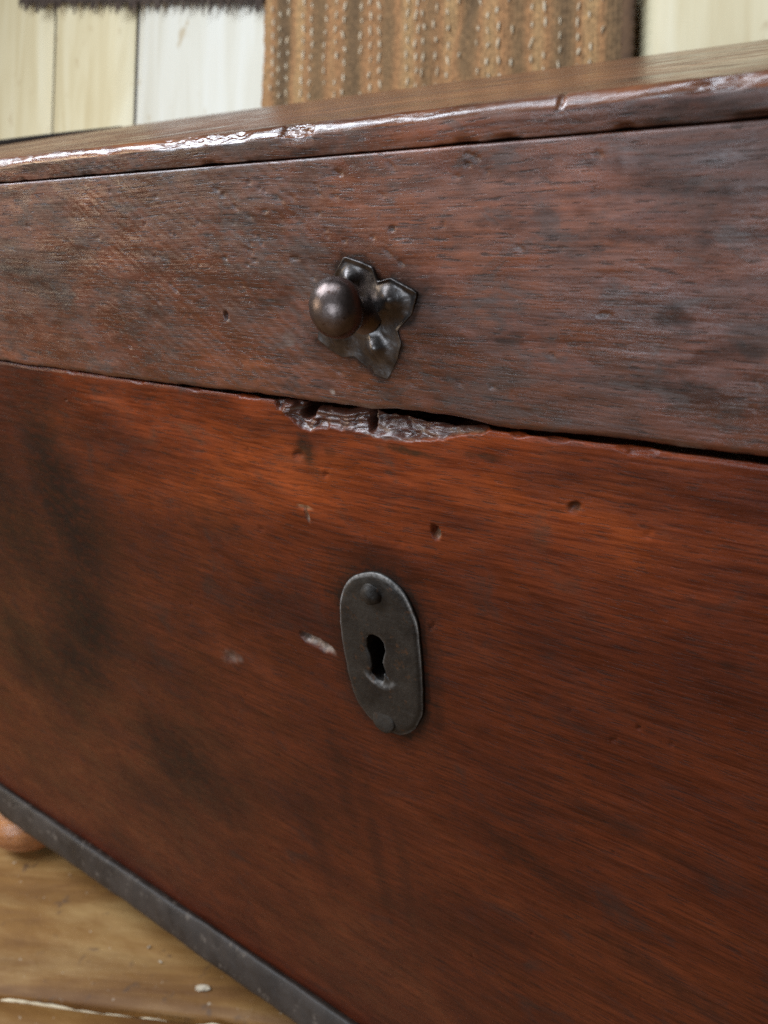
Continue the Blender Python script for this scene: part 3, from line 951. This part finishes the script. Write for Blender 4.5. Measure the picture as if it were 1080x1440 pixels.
def strip(cols):
    return np.stack([np.stack([x, yv, zv], -1) for yv, zv in cols], 1)


lo_cap = strip([(0 * x + 0.021, 0 * x + 0.559), (0 * x + 0.021, bot + 0.0005), (np.maximum(Yb, 0) + 0.003, bot + 0.0001)])
hi_cap = strip([(Yt + 0.001, 0 * x + 0.55935), (0 * x + 0.021, 0 * x + 0.5594)])
P = np.concatenate([lo_cap, np.stack([X_, Y_, Z2], -1), hi_cap], 1)
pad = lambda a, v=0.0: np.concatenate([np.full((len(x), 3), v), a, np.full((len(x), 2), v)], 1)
link('front_rail', gridmesh('front_rail', P, attrs={'worn_or_glint': pad(worn_or_glint), 'grime_or_dim': pad(grime_or_dim, .7), 'warm': pad(0 * X_)}), M_LID, lid)
for a in ((XL, XL + TH, 0.0215, DEP, 0.4840, 0.5598), (XR - TH, XR, 0.0215, DEP, 0.4868, 0.5598)):
    link('end_rail', boxmesh('end_rail', *a), M_LID, lid)
link('back_rail', boxmesh('back_rail', XL + TH + .0005, XR - TH - .0005, DEP - TH, DEP - .0005, 0.4840, 0.5598), M_LID, lid)

# --- keyhole plate
EC = np.array([0.0008, 0.381])
n_ = 180
outer = resample(ESC, n_, EC, 9)
outer = outer + (outer - EC) * (0.014 * fbm(np.arange(n_) * 0.17, np.zeros(n_), 170, 3))[:, None]
inner = resample(KEY, n_, KC, 1)
fr_ = np.concatenate([np.linspace(0, 0.9, 22), [0.94, 0.97, 0.985, 0.995, 1.0]])
P = np.zeros((n_, len(fr_) + 4, 3))
EW = np.zeros((n_, len(fr_) + 4))
H0 = 0.0021
for j, f_ in enumerate(fr_):
    q = inner * (1 - f_) + outer * f_
    P[:, j + 2, 0], P[:, j + 2, 2] = q[:, 0], q[:, 1]
    h = H0 - 0.0008 * sstep(0.86, 1.0, np.full(n_, f_)) ** 1.5 + 0.0002 * fbm(q[:, 0] * 110, q[:, 1] * 110, 171, 3) - 0.0005 * math.exp(-f_ / 0.03)
    # crescent dent under the keyhole, flattened rivet at the foot
    dc = np.hypot((q[:, 0] + 0.0012) / 1.0, (q[:, 1] - 0.3735) / 0.85)
    cres = np.exp(-((dc - 0.0072) / 0.0009) ** 2) * sstep(0.3735, 0.3700, q[:, 1])
    h = h + 0.0004 * cres - 0.0006 * sstep(0.0074, 0.0055, dc) * sstep(0.3745, 0.371, q[:, 1])
    P[:, j + 2, 1] = -h
    EW[:, j + 2] = np.clip(0.75 * sstep(0.955, 0.985, f_) * sstep(0.37, 0.415, q[:, 1]) + 0.12 * sstep(0.955, 0.985, f_) + 0.35 * cres + 0.3 * math.exp(-f_ / 0.02), 0, 1)  # worn rim metal, plus a highlight on its upper half painted into the colour
for j, (yy_) in ((0, 0.010), (1, -0.0006)):
    P[:, j, 0], P[:, j, 2], P[:, j, 1] = inner[:, 0], inner[:, 1], yy_
for j, yy_ in ((-2, -0.0004), (-1, 0.0012)):
    P[:, j, 0], P[:, j, 2], P[:, j, 1] = outer[:, 0], outer[:, 1], yy_
esc = link('keyhole_plate', gridmesh('keyhole_plate', P[:, ::-1], closed_u=True, attrs={'worn_or_glint': EW[:, ::-1]}), M_IRON, chest)


def dome(name, cx, cz, y0, r, h, mat, parent, skew=0.0, jit=0.06, seed=0, p=0.5):
    pf = [(r * 1.02, 0.0)] + [(r * math.cos(a), h * math.sin(a) ** p if a > 0 else 0) for a in np.linspace(0, math.pi / 2, 9)]
    pf[-1] = (0.00005, h)
    return link(name, lathe(name, pf, 28, Vector((0, -1, skew)).normalized(), Vector((cx, y0, cz)), jit, seed), mat, parent)


dome('rivet', 0.0013, 0.4115, -0.0018, 0.0044, 0.0036, M_IRON, esc, -0.05, 0.16, 180, 0.8)
dome('rivet', -0.0030, 0.3485, -0.0010, 0.0056, 0.0019, M_IRON, esc, 0.20, 0.06, 181, 0.25)

# --- knob: flattened ball on a short neck over a four-lobed plate
PC = np.array([0.0158, 0.5145])
n_ = 240
pout = resample(PLT, n_, PC, 1)
fr_ = np.concatenate([np.linspace(0.0, 0.9, 36), [0.94, 0.97, 0.99, 1.0]])
BOSS = np.array([(12.6, 526.0, 3.6), (26.2, 520.6, 4.6), (18.8, 505.8, 3.8), (4.4, 508.4, 4.2)]) / 1000
P = np.zeros((n_, len(fr_) + 2, 3))
for j, f_ in enumerate(fr_):
    q = PC * (1 - f_) + pout * f_
    P[:, j, 0], P[:, j, 2] = q[:, 0], q[:, 1]
    h = np.full(n_, 0.0012) + 0.0010 * math.exp(-(f_ / 0.35) ** 2)
    for bx, bz, br in BOSS:
        dd = np.hypot(q[:, 0] - bx, q[:, 1] - bz) / br
        h = h + 0.0025 * np.exp(-dd ** 2 * 1.6)
    h = h + 0.0003 * fbm(q[:, 0] * 200, q[:, 1] * 200, 190, 3) + 0.0007 * sstep(0.9, 1.0, np.full(n_, f_)) * (q[:, 1] - 0.500) / 0.03
    P[:, j, 1] = -h
P[:, -2] = P[:, -3]
P[:, -2, 1] = P[:, -3, 1] + 0.0009
P[:, -1] = P[:, -3]
P[:, -1, 1] = 0.0006
BALL = Vector((0.0166, -0.0145, 0.5212))
BASE = Vector((0.0158, -0.0012, 0.5158))
axis = (BALL - BASE).normalized()
axis = Vector((0.0, -1.0, 0.10)).normalized()
pf = []
ra, rc = 0.0088, 0.0064
for a in np.linspace(-math.pi / 2, math.pi / 2, 34):
    pf.append((max(0.00004, ra * math.cos(a)), rc * math.sin(a) if a > 0 else rc * 0.92 * math.sin(a)))
knob = link('knob', lathe('knob', pf, 56, axis, BALL, 0.02, 195), M_BALL, chest)
link('back_plate', gridmesh('back_plate', P[:, ::-1], closed_u=True), M_PLATE, knob)
q = (BALL - BASE)
L_ = q.length
link('neck', lathe('neck', [(0.0062, 0.0), (0.0050, 0.0012), (0.0040, 0.003), (0.0036, L_ * 0.5), (0.0042, L_ * 0.75), (0.0050, L_ * 0.9)], 32, q.normalized(), BASE), M_BALL, knob)

# ------------------------------------------------------------------ flakes on the floor


def flake(cx, cy, r, hgt_, ang_, label, seed):
    bm = bmesh.new()
    bmesh.ops.create_icosphere(bm, subdivisions=2, radius=1)
    rr2 = random.Random(seed)
    for v in bm.verts:
        k2 = 1 + rr2.uniform(-.28, .28)
        v.co = Vector((v.co.x * r * 1.7 * k2, v.co.y * r * 0.75 * k2, (v.co.z + 0.9) * hgt_ * k2))
    zmin = min(v.co.z for v in bm.verts)
    for v in bm.verts:
        v.co.z -= zmin
    me = bpy.data.meshes.new('wood_flake')
    bm.to_mesh(me)
    bm.free()
    o = link('wood_flake', me, M_FLAKE, smooth=False)
    o.location = (cx, cy, 0.0)
    o.rotation_euler = (0, 0, ang_)
    tag(o, label, 'flake', 'pale flakes on the floor')
    return o


flake(-0.2194, -0.0100, 0.0034, 0.0013, 0.5, 'largest pale flake on the floor beside the black base moulding', 1)
flake(-0.2818, -0.0090, 0.0009, 0.0006, 1.2, 'tiny pale flake on the floor, the farther left of two specks near moulding', 2)
flake(-0.2640, -0.0125, 0.0009, 0.0006, 0.2, 'tiny pale speck on the floor between the largest flake and the farthest speck', 3)
